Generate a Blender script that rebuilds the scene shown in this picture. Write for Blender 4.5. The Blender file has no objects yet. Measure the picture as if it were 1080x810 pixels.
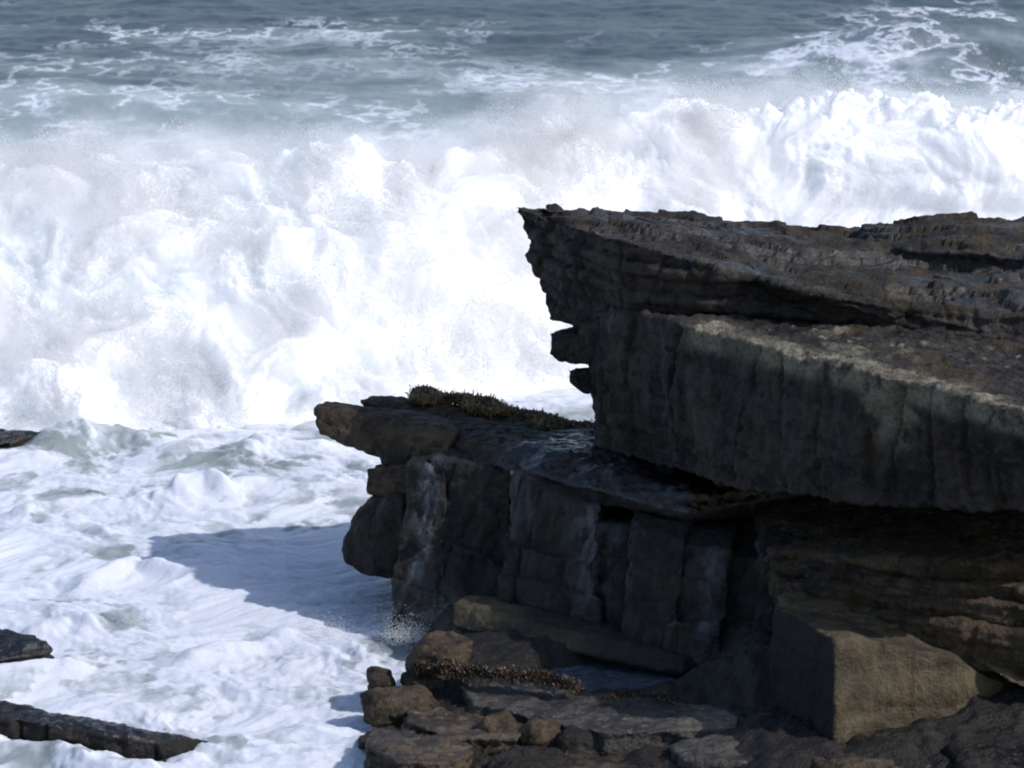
import bpy, bmesh, math, random
import numpy as np
from mathutils import Vector

random.seed(7)
RNG = np.random.RandomState(11)
S = bpy.context.scene
COL = S.collection
D2R = math.radians

MIST = 1.7
# ------------------------------------------------------------------ camera
CAM_Z, PITCH, FPX = 10.0, D2R(11.5), 3062.0
CP, SP = math.cos(PITCH), math.sin(PITCH)


def ray(px, py):
    a, b = (px - 540.0) / FPX, (405.0 - py) / FPX
    return np.array([a, CP + b * SP, -SP + b * CP])


def at(px, py, Y):                       # a point of the place at distance Y
    d = ray(px, py)
    t = Y / d[1]
    return np.array([d[0] * t, Y, CAM_Z + d[2] * t])


def on(px, py, z):                       # a point of the place at height z
    d = ray(px, py)
    t = (z - CAM_Z) / d[2]
    return np.array([d[0] * t, d[1] * t, z])


cam = bpy.data.cameras.new('camera')
cam.sensor_width = 36.0
cam.lens = 36.0 * FPX / 1080.0
cam.clip_start, cam.clip_end = 0.5, 9000
cam.dof.use_dof = True
cam.dof.focus_distance = 37.5
cam.dof.aperture_fstop = 3.2
co = bpy.data.objects.new('camera', cam)
COL.objects.link(co)
co.location = (0, 0, CAM_Z)
co.rotation_euler = (math.pi / 2 - PITCH, 0, 0)
S.camera = co

# ------------------------------------------------------------------ noise
_p = RNG.permutation(512).astype(np.int64)
PERM = np.concatenate([_p, _p, _p])
_g = RNG.normal(size=(512, 3))
GRAD = _g / np.linalg.norm(_g, axis=1, keepdims=True)


def perlin(p):
    p = np.asarray(p, dtype=np.float64)
    out = np.empty(len(p))
    for s in range(0, len(p), 400000):
        q = p[s:s + 400000]
        i = np.floor(q).astype(np.int64)
        f = q - i
        w = f * f * f * (f * (f * 6 - 15) + 10)
        i &= 511
        r = np.zeros(len(q))
        for dx in (0, 1):
            wx = w[:, 0] if dx else 1 - w[:, 0]
            hx = PERM[(i[:, 0] + dx) & 511]
            for dy in (0, 1):
                wy = w[:, 1] if dy else 1 - w[:, 1]
                hy = PERM[(hx + i[:, 1] + dy) & 511]
                for dz in (0, 1):
                    wz = w[:, 2] if dz else 1 - w[:, 2]
                    h = PERM[(hy + i[:, 2] + dz) & 511]
                    g = GRAD[h]
                    r += wx * wy * wz * (g[:, 0] * (f[:, 0] - dx) + g[:, 1] * (f[:, 1] - dy) + g[:, 2] * (f[:, 2] - dz))
        out[s:s + 400000] = r
    return out * 1.6


def fbm(p, octv=4, gain=0.5, lac=2.05):
    r, a, f = 0, 1.0, 1.0
    for k in range(octv):
        r = r + a * perlin(p * f + 17.3 * k)
        a *= gain
        f *= lac
    return r


def billow(p, octv=4, gain=0.5, lac=2.1):
    r, a, f = 0, 1.0, 1.0
    for k in range(octv):
        r = r + a * (0.9 - 2 * np.abs(perlin(p * f + 31.7 * k)))
        a *= gain
        f *= lac
    return r


def puff(p, octv=4, gain=0.5, lac=2.1):
    r, a, f = 0, 1.0, 1.0
    for k in range(octv):
        r = r + a * (2.2 * np.sqrt(perlin(p * f + 31.7 * k) ** 2 + .012) - .8)
        a *= gain
        f *= lac
    return r


def hash1(i, seed=0):
    v = np.sin(i * 12.9898 + seed * 78.233) * 43758.5453
    return v - np.floor(v)


def sstep(a, b, x):
    t = np.clip((x - a) / (b - a), 0, 1)
    return t * t * (3 - 2 * t)


# ------------------------------------------------------------------ objects
def mesh_np(name, verts, quads=None, tris=None, smooth=True):
    me = bpy.data.meshes.new(name)
    nq = 0 if quads is None else len(quads)
    nt = 0 if tris is None else len(tris)
    me.vertices.add(len(verts))
    me.vertices.foreach_set('co', np.asarray(verts, dtype=np.float32).ravel())
    idx = []
    if nq:
        idx.append(np.asarray(quads).ravel())
    if nt:
        idx.append(np.asarray(tris).ravel())
    idx = np.concatenate(idx).astype(np.int32)
    me.loops.add(len(idx))
    me.loops.foreach_set('vertex_index', idx)
    me.polygons.add(nq + nt)
    st = np.concatenate([np.arange(nq) * 4, nq * 4 + np.arange(nt) * 3]).astype(np.int32)
    me.polygons.foreach_set('loop_start', st)
    me.update(calc_edges=True)
    if smooth:
        me.polygons.foreach_set('use_smooth', np.ones(nq + nt, dtype=bool))
    if len(verts) < 400000:
        me.validate()
    return me


def attr(me, name, vals):
    a = me.attributes.new(name, 'FLOAT', 'POINT')
    a.data.foreach_set('value', np.asarray(vals, dtype=np.float32))


def link(name, me, mat, parent=None):
    o = bpy.data.objects.new(name, me)
    COL.objects.link(o)
    if mat:
        me.materials.append(mat)
    if parent:
        o.parent = parent
    return o


def tag(o, label=None, cat=None, group=None, kind=None):
    if label:
        o['label'] = label
    if cat:
        o['category'] = cat
    if group:
        o['group'] = group
    if cat and not kind:
        kind = 'thing'
    if kind:
        o['kind'] = kind
    return o


def thing(name, label, cat, loc, group=None):
    o = bpy.data.objects.new(name, None)
    o.empty_display_size = 0.3
    COL.objects.link(o)
    o.location = loc
    return tag(o, label, cat, group)


def hull(pts):
    """convex block through the given corners -> (verts, faces)"""
    bm = bmesh.new()
    for q in pts:
        bm.verts.new(q)
    r = bmesh.ops.convex_hull(bm, input=bm.verts[:])
    bad = [g for g in r['geom_interior'] + r['geom_unused'] if isinstance(g, bmesh.types.BMVert) and g.is_valid]
    bmesh.ops.delete(bm, geom=list(set(bad)), context='VERTS')
    bm.verts.ensure_lookup_table()
    bm.verts.index_update()
    v = [tuple(x.co) for x in bm.verts]
    f = [[x.index for x in fc.verts] for fc in bm.faces]
    bm.free()
    return v, f


def remeshed(pieces, voxel):
    V, F = [], []
    for pts in pieces:
        v, f = hull(pts)
        b = len(V)
        V += v
        F += [[i + b for i in q] for q in f]
    me = bpy.data.meshes.new('tmp')
    me.from_pydata(V, [], F)
    o = bpy.data.objects.new('tmp', me)
    COL.objects.link(o)
    m = o.modifiers.new('r', 'REMESH')
    m.mode = 'VOXEL'
    m.voxel_size = voxel
    m.adaptivity = 0
    dg = bpy.context.evaluated_depsgraph_get()
    dg.update()
    ev = o.evaluated_get(dg)
    out = bpy.data.meshes.new_from_object(ev)
    bpy.data.objects.remove(o)
    bpy.data.meshes.remove(me)
    n = len(out.vertices)
    co_ = np.empty(n * 3)
    out.vertices.foreach_get('co', co_)
    no_ = np.empty(n * 3)
    out.vertices.foreach_get('normal', no_)
    return out, co_.reshape(-1, 3), no_.reshape(-1, 3)


DIP = np.array([0.085, 0.02, 1.0])       # the beds dip gently to the right


def rock(name, pieces, mat, parent=None, voxel=0.035, big=0.10, mid=0.05, fine=0.018,
         strata=0.10, layer=0.22, joints=0.10, jfreq=1.3, seed=0, masks=None, base=None, topstep=.06):
    me, p, n = remeshed(pieces, voxel)
    side = np.clip(1 - np.abs(n[:, 2]) * 1.15, 0, 1)
    o = p + seed * 13.7
    wob = 0.10 * fbm(o * np.array([.7, .7, .7]), 3)
    zl = (p @ DIP + wob) / layer
    li = np.floor(zl)
    fr = zl - li
    edge = np.minimum(fr, 1 - fr)
    lay = (hash1(li, seed + 1) - 0.55) * strata - 0.45 * strata * np.exp(-(edge / 0.10) ** 2)
    # steep joints: narrow grooves and offset panels
    jw = perlin(o * np.array([.9, .9, .35]) + 5) * .9 + perlin(o * np.array([2.6, 2.6, .5]) + 15) * .45
    t = (p[:, 0] * .83 - p[:, 1] * .56) * jfreq + jw
    ji = np.floor(t)
    jf = t - ji
    jed = np.minimum(jf, 1 - jf)
    jo = joints * ((hash1(ji, seed + 9) - .6) - .9 * np.exp(-(jed / 0.07) ** 2))
    streak = perlin(o * np.array([4.5, 4.5, .7])) * joints * .35
    d = big * fbm(o * .8, 3) + mid * billow(o * 2.2 + 3, 3) * .6 + fine * fbm(o * 8.5, 3)
    d = d + side * (lay + jo + streak)
    # low steps on the tops: broken bedding sheets
    top = np.clip(n[:, 2] * 1.6 - .6, 0, 1)
    step = fbm(o * np.array([.30, .85, .0]) + 8, 3)
    d = d + top * topstep * (np.floor(step * 3.2) / 3.2 - step * .3)
    p2 = p + n * d[:, None]
    if masks:
        for k, fn in masks.items():
            attr(me, k, fn(p2, n))
    if base is None:
        base = np.array([p2[:, 0].mean(), p2[:, 1].mean(), p2[:, 2].min()])
    else:
        base = np.array(base)
    me.vertices.foreach_set('co', (p2 - base).astype(np.float32).ravel())
    me.update()
    me.polygons.foreach_set('use_smooth', np.ones(len(me.polygons), dtype=bool))
    me.name = name
    ob = link(name, me, mat, parent)
    if parent is None:
        ob.location = base
    return ob


# ------------------------------------------------------------------ materials
class NT:
    def __init__(s, name):
        s.m = bpy.data.materials.new(name)
        s.m.use_nodes = True
        s.t = s.m.node_tree
        s.t.nodes.clear()
        s.out = s.n('ShaderNodeOutputMaterial')
        s.geo = s.n('ShaderNodeNewGeometry')

    def n(s, kind, **kw):
        x = s.t.nodes.new(kind)
        for k, v in kw.items():
            setattr(x, k, v)
        return x

    def l(s, a, b):
        s.t.links.new(a, b)

    def val(s, sock, v):
        if hasattr(v, 'links') or isinstance(v, bpy.types.NodeSocket):
            s.l(v, sock)
        else:
            sock.default_value = v

    def attr(s, name):
        x = s.n('ShaderNodeAttribute')
        x.attribute_name = name
        return x.outputs['Fac']

    def math(s, op, a, b=0.0, c=None, clamp=False):
        x = s.n('ShaderNodeMath', operation=op, use_clamp=clamp)
        s.val(x.inputs[0], a)
        s.val(x.inputs[1], b)
        if c is not None:
            s.val(x.inputs[2], c)
        return x.outputs[0]

    def ramp(s, v, a, b, lo=0.0, hi=1.0):
        x = s.n('ShaderNodeMapRange', interpolation_type='SMOOTHSTEP')
        s.val(x.inputs['Value'], v)
        x.inputs['From Min'].default_value = a
        x.inputs['From Max'].default_value = b
        x.inputs['To Min'].default_value = lo
        x.inputs['To Max'].default_value = hi
        return x.outputs[0]

    def pos(s, scale=(1, 1, 1), warp=None, wamt=0.0):
        x = s.n('ShaderNodeMapping')
        s.l(s.geo.outputs['Position'], x.inputs['Vector'])
        x.inputs['Scale'].default_value = scale
        v = x.outputs[0]
        if warp is not None:
            a = s.n('ShaderNodeVectorMath', operation='SCALE')
            s.l(warp, a.inputs[0])
            a.inputs['Scale'].default_value = wamt
            b = s.n('ShaderNodeVectorMath', operation='ADD')
            s.l(v, b.inputs[0])
            s.l(a.outputs[0], b.inputs[1])
            v = b.outputs[0]
        return v

    def noise(s, vec, scale=1.0, detail=4.0, rough=0.55, out='Fac'):
        x = s.n('ShaderNodeTexNoise')
        s.l(vec, x.inputs['Vector'])
        x.inputs['Scale'].default_value = scale
        x.inputs['Detail'].default_value = detail
        x.inputs['Roughness'].default_value = rough
        return x.outputs[out]

    def mix(s, f, a, b):
        x = s.n('ShaderNodeMix', data_type='RGBA')
        s.val(x.inputs[0], f)
        for k, v in ((6, a), (7, b)):
            if isinstance(v, (tuple, list)):
                x.inputs[k].default_value = (*v[:3], 1)
            else:
                s.l(v, x.inputs[k])
        return x.outputs[2]

    def bump(s, h, strength=0.5, dist=0.05, normal=None):
        x = s.n('ShaderNodeBump')
        s.l(h, x.inputs['Height'])
        s.val(x.inputs['Strength'], strength)
        x.inputs['Distance'].default_value = dist
        if normal is not None:
            s.l(normal, x.inputs['Normal'])
        return x.outputs[0]

    def bsdf(s, color, rough, normal=None, spec=0.5):
        x = s.n('ShaderNodeBsdfPrincipled')
        s.val(x.inputs['Base Color'], (*color, 1) if isinstance(color, tuple) else color)
        s.val(x.inputs['Roughness'], rough)
        s.val(x.inputs['Specular IOR Level'], spec)
        if normal is not None:
            s.l(normal, x.inputs['Normal'])
        return x.outputs[0]


def rock_material(name, dark, brown, pale, pale_amt=0.5, wet=0.0, con=1.0):
    t = NT(name)
    P1 = t.pos()
    n1 = t.noise(P1, 1.1, 6, .62)
    n2 = t.noise(P1, 5.5, 6, .6)
    nf = t.noise(P1, 26, 5, .65)
    Pv = t.pos((7, 7, .55))
    nv = t.noise(Pv, 1.0, 5, .6)
    Pl = t.pos((.9, .9, 9))
    nl = t.noise(Pl, 1.0, 4, .6)
    c = t.mix(t.ramp(n1, .36, .66), dark, brown)
    c = t.mix(t.ramp(n2, .44, .64, 0, .8 * con), c, tuple(x * .5 for x in dark))
    n3 = t.noise(P1, 13, 5, .65)
    c = t.mix(t.ramp(n3, .52, .68, 0, .5 * con), c, tuple(min(1, x * 1.7) for x in brown))
    c = t.mix(t.ramp(nl, .52, .72, 0, .45), c, tuple(x * 1.35 for x in brown))
    sep = t.n('ShaderNodeSeparateXYZ')
    t.l(t.geo.outputs['Normal'], sep.inputs[0])
    side = t.math('SUBTRACT', 1.0, t.math('ABSOLUTE', sep.outputs[2]), clamp=True)
    stain = t.math('MULTIPLY', t.ramp(nv, .44, .68), t.math('MULTIPLY', side, pale_amt))
    stain = t.math('MULTIPLY', stain, t.ramp(n1, .30, .58, .25, 1))
    c = t.mix(stain, c, pale)
    # crusts painted per vertex: pale lichen, salt and ledge-lip sunlight, broken up by noise
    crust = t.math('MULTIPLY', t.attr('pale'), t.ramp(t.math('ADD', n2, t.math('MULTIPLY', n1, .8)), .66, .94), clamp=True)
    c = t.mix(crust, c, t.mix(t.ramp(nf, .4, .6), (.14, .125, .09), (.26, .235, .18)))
    run = t.math('MULTIPLY', t.attr('run'), t.ramp(t.math('ADD', nv, t.math('MULTIPLY', n2, .6)), .62, .95), clamp=True)
    c = t.mix(run, c, (.125, .130, .150))
    ol = t.math('MULTIPLY', t.attr('ochre'), t.ramp(n2, .40, .66), clamp=True)
    c = t.mix(ol, c, (.062, .042, .016))
    c = t.mix(t.ramp(nf, .45, .8, 0, .35 * con), c, tuple(x * .4 for x in dark))
    c = t.mix(t.math('MULTIPLY', t.attr('algae_shade'), .85), c, (.012, .0125, .014))  # dark algae at the tide line; painted shade on tan block and mid slab
    w = t.math('ADD', t.attr('wet'), wet, clamp=True)
    w = t.math('MULTIPLY', w, t.ramp(n2, .33, .55, .45, 1.0))
    c = t.mix(t.math('MULTIPLY', w, .45), c, tuple(x * .5 for x in dark))
    r = t.math('SUBTRACT', .72, t.math('MULTIPLY', w, .50))
    h = t.math('ADD', t.math('MULTIPLY', n2, 1.0), t.math('MULTIPLY', nf, .45))
    h = t.math('ADD', h, t.math('MULTIPLY', t.math('MULTIPLY', nv, side), .8))
    h = t.math('ADD', h, t.math('MULTIPLY', n3, .6))
    b = t.bump(h, t.math('MULTIPLY', t.math('SUBTRACT', 1.0, t.math('MULTIPLY', w, .6)), .3 + .7 * con), .07)
    t.l(t.bsdf(c, r, b, t.math('ADD', .2, t.math('MULTIPLY', w, .4))), t.out.inputs[0])
    return t.m


M_UP = rock_material('dark_ledge_rock', (.013, .0128, .0145), (.052, .043, .034), (.056, .058, .068), .75)
M_LOW = rock_material('wet_shelf_rock', (.008, .0073, .0078), (.026, .020, .0155), (.060, .063, .075), .5, .18)
M_TAN = rock_material('tan_sandstone', (.050, .040, .026), (.098, .076, .046), (.11, .097, .072), .3, 0, .6)
M_BED = rock_material('wet_bedrock', (.007, .0065, .007), (.022, .017, .013), (.04, .04, .045), .4, .35)
M_BOUL = rock_material('brown_boulder_rock', (.026, .019, .013), (.092, .066, .042), (.07, .065, .055), .3, .08)
M_GREY = rock_material('grey_slab_rock', (.045, .041, .038), (.085, .076, .068), (.12, .12, .12), .3, .25)


def foam_material(name, water_dark, water_milk):
    t = NT(name)
    wrp = t.noise(t.pos((.5, .5, .5)), 1.0, 3, .5, 'Color')
    P = t.pos((1, .62, 1), wrp, 1.6)
    fine = t.noise(P, 3.2, 8, .68)
    coarse = t.noise(P, .55, 5, .6)
    vor = t.n('ShaderNodeTexVoronoi', feature='DISTANCE_TO_EDGE')
    wr2 = t.noise(t.pos((1, 1, 1)), 2.2, 5, .6, 'Color')
    t.l(t.pos((1.0, .45, 1), wr2, 1.3), vor.inputs['Vector'])
    vor.inputs['Scale'].default_value = .8
    lace = t.ramp(vor.outputs['Distance'], .0, .16, 1, 0)
    isfar = t.attr('far')
    wf = t.noise(t.pos((.16, .10, .2)), 1.0, 4, .6, 'Color')
    Pf = t.pos((.42, .13, .3), wf, 3.2)
    ffine = t.noise(Pf, 1.0, 4, .55)
    fv = t.n('ShaderNodeTexVoronoi', feature='DISTANCE_TO_EDGE')
    wf2 = t.noise(t.pos((.5, .25, .5)), 1.0, 6, .62, 'Color')
    t.l(t.pos((.20, .06, .3), wf2, 1.9), fv.inputs['Vector'])
    fv.inputs['Scale'].default_value = 1.0
    flace = t.ramp(fv.outputs['Distance'], .0, .09, 1, 0)
    nfine = fine
    cov = t.attr('foam')
    one_minus_far = t.math('SUBTRACT', 1.0, isfar)
    sn = t.math('ADD', t.math('MULTIPLY', nfine, .85), t.math('MULTIPLY', coarse, .65))
    sn = t.math('ADD', sn, t.math('MULTIPLY', lace, .36))
    sn = t.math('ADD', sn, t.math('MULTIPLY', cov, 1.15))
    fnear = t.ramp(sn, 1.02, 1.50)
    patch = t.noise(t.pos((.085, .030, .1)), 1.0, 3, .55)
    patch2 = t.noise(t.pos((.30, .075, .1), wf, 1.0), 1.0, 4, .6)
    sf = t.math('MULTIPLY', t.math('MULTIPLY', flace, t.ramp(ffine, .34, .52)), t.ramp(t.math('ADD', patch, t.math('MULTIPLY', cov, .5)), .36, .70))
    sf2 = t.math('MULTIPLY', t.ramp(ffine, .36, .78), t.ramp(t.math('ADD', t.math('MULTIPLY', patch2, .7), t.math('MULTIPLY', cov, .85)), .45, .95))
    ffar = t.math('ADD', t.math('MULTIPLY', sf, .9), t.math('MULTIPLY', sf2, .95), clamp=True)
    f = t.math('ADD', t.math('MULTIPLY', fnear, one_minus_far), t.math('MULTIPLY', ffar, isfar), clamp=True)
    milk = t.ramp(t.math('ADD', t.attr('milk'), t.math('MULTIPLY', coarse, .5)), .2, 1.1)
    wc = t.mix(milk, water_dark, water_milk)
    rip = t.noise(t.pos((.7, .5, .7)), 1.4, 5, .55)
    wb = t.bump(rip, .25, .08)
    water = t.bsdf(wc, .38, wb, .35)
    fb = t.noise(t.pos((1, 1, 1)), 9, 7, .68)
    fnb = t.bump(t.math('ADD', fb, t.math('MULTIPLY', fine, .8)), .4, .05)
    fo = t.bsdf((.535, .56, .635), .9, fnb, .2)
    fp = fo.node
    fp.subsurface_method = 'RANDOM_WALK'
    fp.inputs['Subsurface Weight'].default_value = 1.0
    fp.inputs['Subsurface Radius'].default_value = (1, 1, 1)
    fp.inputs['Subsurface Scale'].default_value = .07
    mx = t.n('ShaderNodeMixShader')
    t.l(f, mx.inputs[0])
    t.l(water, mx.inputs[1])
    t.l(fo, mx.inputs[2])
    t.l(mx.outputs[0], t.out.inputs[0])
    return t.m


M_SEA = foam_material('sea_water', (.034, .046, .050), (.26, .30, .305))


def wave_material():
    t = NT('white_water')
    fb = t.noise(t.pos(), 7, 8, .7)
    n0 = t.noise(t.pos(), .9, 5, .6)
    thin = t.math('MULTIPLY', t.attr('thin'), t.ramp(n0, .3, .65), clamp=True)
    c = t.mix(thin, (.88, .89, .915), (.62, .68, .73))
    b = t.bump(fb, .5, .08)
    a = t.bsdf(c, .95, b, .15)
    pb = a.node
    pb.subsurface_method = 'RANDOM_WALK'
    pb.inputs['Subsurface Weight'].default_value = 1.0
    pb.inputs['Subsurface Radius'].default_value = (1, 1, 1)
    pb.inputs['Subsurface Scale'].default_value = .30
    t.l(a, t.out.inputs[0])
    return t.m


M_WAVE = wave_material()


def drop_material():
    t = NT('spray_drops')
    a = t.n('ShaderNodeBsdfDiffuse')
    b = t.n('ShaderNodeBsdfTranslucent')
    for x in (a, b):
        x.inputs['Color'].default_value = (.95, .95, .96, 1)
    mx = t.n('ShaderNodeMixShader')
    mx.inputs[0].default_value = .5
    t.l(a.outputs[0], mx.inputs[1])
    t.l(b.outputs[0], mx.inputs[2])
    t.l(mx.outputs[0], t.out.inputs[0])
    return t.m


M_DROP = drop_material()


def weed_material(name, dark, lite):
    t = NT(name)
    n = t.noise(t.pos(), 4, 4)
    n2 = t.noise(t.pos(), 25, 3)
    c = t.mix(t.ramp(n, .38, .62), dark, lite)
    c = t.mix(t.ramp(n2, .5, .7, 0, .6), c, (.018, .014, .008))
    t.l(t.bsdf(c, .55, None, .5), t.out.inputs[0])
    return t.m


M_WEED = weed_material('brown_seaweed', (.060, .040, .012), (.22, .130, .034))
M_RUST = weed_material('rusty_seaweed', (.016, .010, .005), (.052, .028, .010))


def pool_material():
    t = NT('pool_water')
    n = t.noise(t.pos((1, 2, 1)), 9, 4)
    c = t.mix(t.ramp(n, .4, .65), (.040, .052, .070), (.085, .105, .135))  # blue of the reflected sky painted into the water colour
    t.l(t.bsdf(c, .12, t.bump(n, .35, .02), .6), t.out.inputs[0])
    return t.m


M_POOL = pool_material()


# ------------------------------------------------------------------ light
SUN = np.array([.70, -.30, .655])
SUN /= np.linalg.norm(SUN)
el = math.asin(SUN[2])
az = math.atan2(SUN[0], SUN[1])
W = bpy.data.worlds.new('World')
S.world = W
W.use_nodes = True
wt = W.node_tree
bg = wt.nodes['Background']
sky = wt.nodes.new('ShaderNodeTexSky')
sky.sky_type = 'NISHITA'
sky.sun_disc = False
sky.sun_elevation = el
sky.sun_rotation = az
sky.altitude = 0
wt.links.new(sky.outputs[0], bg.inputs[0])
bg.inputs[1].default_value = 0.15
sl = bpy.data.lights.new('sun', 'SUN')
sl.energy = 3.4
sl.angle = D2R(.53)
sl.color = (1.0, .965, .94)
so = bpy.data.objects.new('sun', sl)
COL.objects.link(so)
so.rotation_euler = Vector(SUN).to_track_quat('Z', 'Y').to_euler()
so.location = (20, 10, 40)
S.view_settings.view_transform = 'Standard'
S.view_settings.look = 'None'
S.view_settings.gamma = 1
S.view_settings.exposure = 0.2

# ------------------------------------------------------------------ upper ledge
def dist_poly(p, pts):
    """horizontal distance of points to a polyline"""
    d = np.full(len(p), 1e9)
    for a, b in zip(pts[:-1], pts[1:]):
        a, b = a[:2], b[:2]
        ab = b - a
        t = np.clip(((p[:, :2] - a) @ ab) / (ab @ ab), 0, 1)
        q = a + t[:, None] * ab
        d = np.minimum(d, np.linalg.norm(p[:, :2] - q, axis=1))
    return d


def low(q, z):
    return np.array([q[0], q[1], z])


ledge = thing('rock_ledge', 'big dark overhanging rock ledge with pointed prow in front of the white wave', 'rock ledge', (3.2, 32.5, 2.1))
LB = (3.2, 32.5, 2.1)
# cap layer: prow, middle and right-hand pieces
prow = [at(543, 217, 36.3), at(553, 258, 36.1), at(575, 306, 35.6), at(580, 335, 35.3), at(612, 347, 34.9),
        at(640, 249, 33.95), at(655, 328, 34.0), at(760, 284, 33.2), at(745, 326, 33.3),
        at(640, 222, 37.0), at(705, 231, 37.3), at(820, 237, 37.5), low(at(640, 222, 36.6), 3.9), low(at(820, 237, 37.5), 3.7)]
midc = [at(640, 249, 33.95), at(760, 284, 33.2), at(860, 304, 33.3), at(655, 328, 34.0), at(745, 326, 33.3), at(860, 334, 33.3),
        at(705, 231, 37.3), at(900, 238, 37.6), low(at(705, 231, 37.3), 3.6), low(at(900, 238, 37.6), 3.4)]
rgt = [at(800, 294, 33.1), at(860, 304, 33.3), at(1000, 320, 32.7), at(1090, 328, 32.3), at(860, 333, 33.3), at(1000, 355, 32.4), at(1090, 362, 32.1),
       at(880, 237, 37.6), at(1080, 245, 38.0), (9.5, 38.2, 4.2), (9.5, 32.4, 4.2), (9.5, 38.2, 3.2), (9.5, 32.4, 3.2), low(at(880, 237, 37.6), 3.4)]
lumps = [[at(905, 290, 33.6), at(960, 286, 34.0), at(1000, 300, 33.4), at(915, 318, 32.9), at(985, 326, 32.6), at(940, 335, 32.5), at(930, 290, 34.4)],
         [at(820, 256, 35.6), at(905, 250, 36.0), at(950, 262, 35.4), at(830, 270, 35.2), at(930, 276, 35.0), at(880, 250, 36.8)],
         [at(985, 286, 34.2), at(1040, 280, 34.6), at(1095, 292, 34.0), at(1000, 308, 33.4), at(1095, 316, 33.1), at(1060, 282, 35.0)],
         [at(690, 262, 34.6), at(760, 258, 35.0), at(800, 268, 34.6), at(700, 276, 34.0), at(790, 280, 34.0), at(750, 258, 35.6)]]
rise = [at(905, 233, 37.4), at(960, 233, 37.8), at(1080, 240, 37.8), (9.4, 37.6, 4.6), at(940, 262, 35.3), at(1085, 272, 34.2), (9.4, 34.0, 4.3),
        at(905, 262, 36.4), low(at(905, 250, 37.4), 4.0), low(at(1080, 260, 34.2), 3.9)]
hump = [at(785, 235, 37.2), at(838, 236, 37.2), at(790, 246, 36.4), at(845, 250, 36.3), at(800, 232.5, 36.9), at(825, 233, 36.9)]


def cap_ochre(p, n):
    m = fbm(p * np.array([.8, .8, 1.2]) + 40, 3)
    return np.clip(.35 + m * .9, 0, 1) * sstep(2.2, 5.0, p[:, 0]) * sstep(.2, .7, n[:, 2])  # ochre patches, strengthened on the right as painted warm light


rock('cap_layer', [prow, midc, rgt, rise, hump] + lumps, M_UP, ledge, voxel=.030, big=.07, mid=.05, fine=.014, topstep=.24, strata=.12, layer=.17, joints=.07, jfreq=1.1, seed=1,
     masks={'ochre': lambda p, n: 1.3 * cap_ochre(p, n), 'wet': lambda p, n: .8 * sstep(-.1, .4, fbm(p * np.array([.6, 1.6, 2.0]), 3)) * sstep(.3, .8, n[:, 2])}, base=LB)
rock('knob', [[at(706, 233, 36.9), at(718, 226, 36.9), at(730, 223.5, 36.9), at(742, 229, 36.9), at(757, 236, 36.9), at(712, 236, 36.5), at(735, 232, 36.4), at(752, 240, 36.5), at(730, 240, 37.2)]],
     M_UP, ledge, voxel=.02, big=.02, mid=.04, strata=.03, joints=.02, seed=2, base=LB)
rock('knob', [[at(575, 217, 36.3), at(586, 215.5, 36.3), at(592, 219, 36.3), at(576, 223, 36.1), at(594, 224, 36.1), at(585, 222, 36.6)]],
     M_UP, ledge, voxel=.015, big=.01, mid=.02, strata=.02, joints=.01, seed=3, base=LB)

edge_line = [at(742, 346, 32.65), at(800, 366, 31.55), at(850, 378, 30.95), at(900, 387, 30.4), at(960, 402, 29.65), at(1080, 436, 28.05), at(1095, 440, 27.9)]


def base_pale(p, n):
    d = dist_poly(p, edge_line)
    e = np.exp(-(d / .24) ** 2) * sstep(3.72, 3.9, p[:, 2])  # lichen crust along the lip, brightened to paint in sunlight
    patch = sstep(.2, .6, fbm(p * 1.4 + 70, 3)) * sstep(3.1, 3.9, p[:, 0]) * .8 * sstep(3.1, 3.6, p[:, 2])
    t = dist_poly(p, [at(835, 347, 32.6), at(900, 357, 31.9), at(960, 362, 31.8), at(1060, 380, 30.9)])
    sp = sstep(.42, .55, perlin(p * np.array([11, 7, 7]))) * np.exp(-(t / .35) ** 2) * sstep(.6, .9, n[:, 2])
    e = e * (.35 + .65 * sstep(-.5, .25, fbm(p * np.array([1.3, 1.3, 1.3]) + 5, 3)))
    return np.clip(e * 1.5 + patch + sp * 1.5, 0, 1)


def base_ochre(p, n):
    return np.clip(sstep(0.1, .6, fbm(p * 1.1 + 20, 3)) * sstep(3.0, 4.4, p[:, 0]) * 1.0 + .9 * sstep(.15, .45, perlin(p * np.array([1.6, 1.6, .8]) + 41)) * sstep(3.6, 4.2, p[:, 0]), 0, 1)


basel = [at(648, 327, 33.95), at(750, 347, 32.6), at(850, 378, 30.95), at(960, 402, 29.65), at(1095, 440, 27.85), (7.2, 29.3, 3.9), (9.2, 32.0, 3.9), (9.2, 36.5, 3.9), low(at(660, 300, 36.4), 3.95),
         at(626, 400, 34.6), at(627, 470, 34.6), at(655, 479, 34.0), at(690, 476, 33.4), at(740, 500, 32.4), at(790, 514, 31.7), at(850, 524, 30.95), at(930, 532, 30.0), at(1000, 535, 29.2), at(1095, 540, 28.1),
         (7.2, 29.6, 3.0), (9.2, 32.3, 2.9), (9.2, 36.5, 2.0), (1.2, 36.6, 2.0), at(640, 336, 34.5)]
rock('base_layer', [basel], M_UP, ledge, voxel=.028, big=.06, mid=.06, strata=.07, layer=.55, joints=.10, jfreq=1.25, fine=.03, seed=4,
     masks={'pale': base_pale, 'ochre': base_ochre, 'run': lambda p, n: .42 * sstep(.1, .6, fbm(p * np.array([2.1, 2.1, .45]) + np.outer(p[:, 2], [.5, 0, 0]) + 3, 3)) * sstep(4.2, 1.0, p[:, 0]) * sstep(.4, -.1, n[:, 2])}, base=LB)
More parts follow.
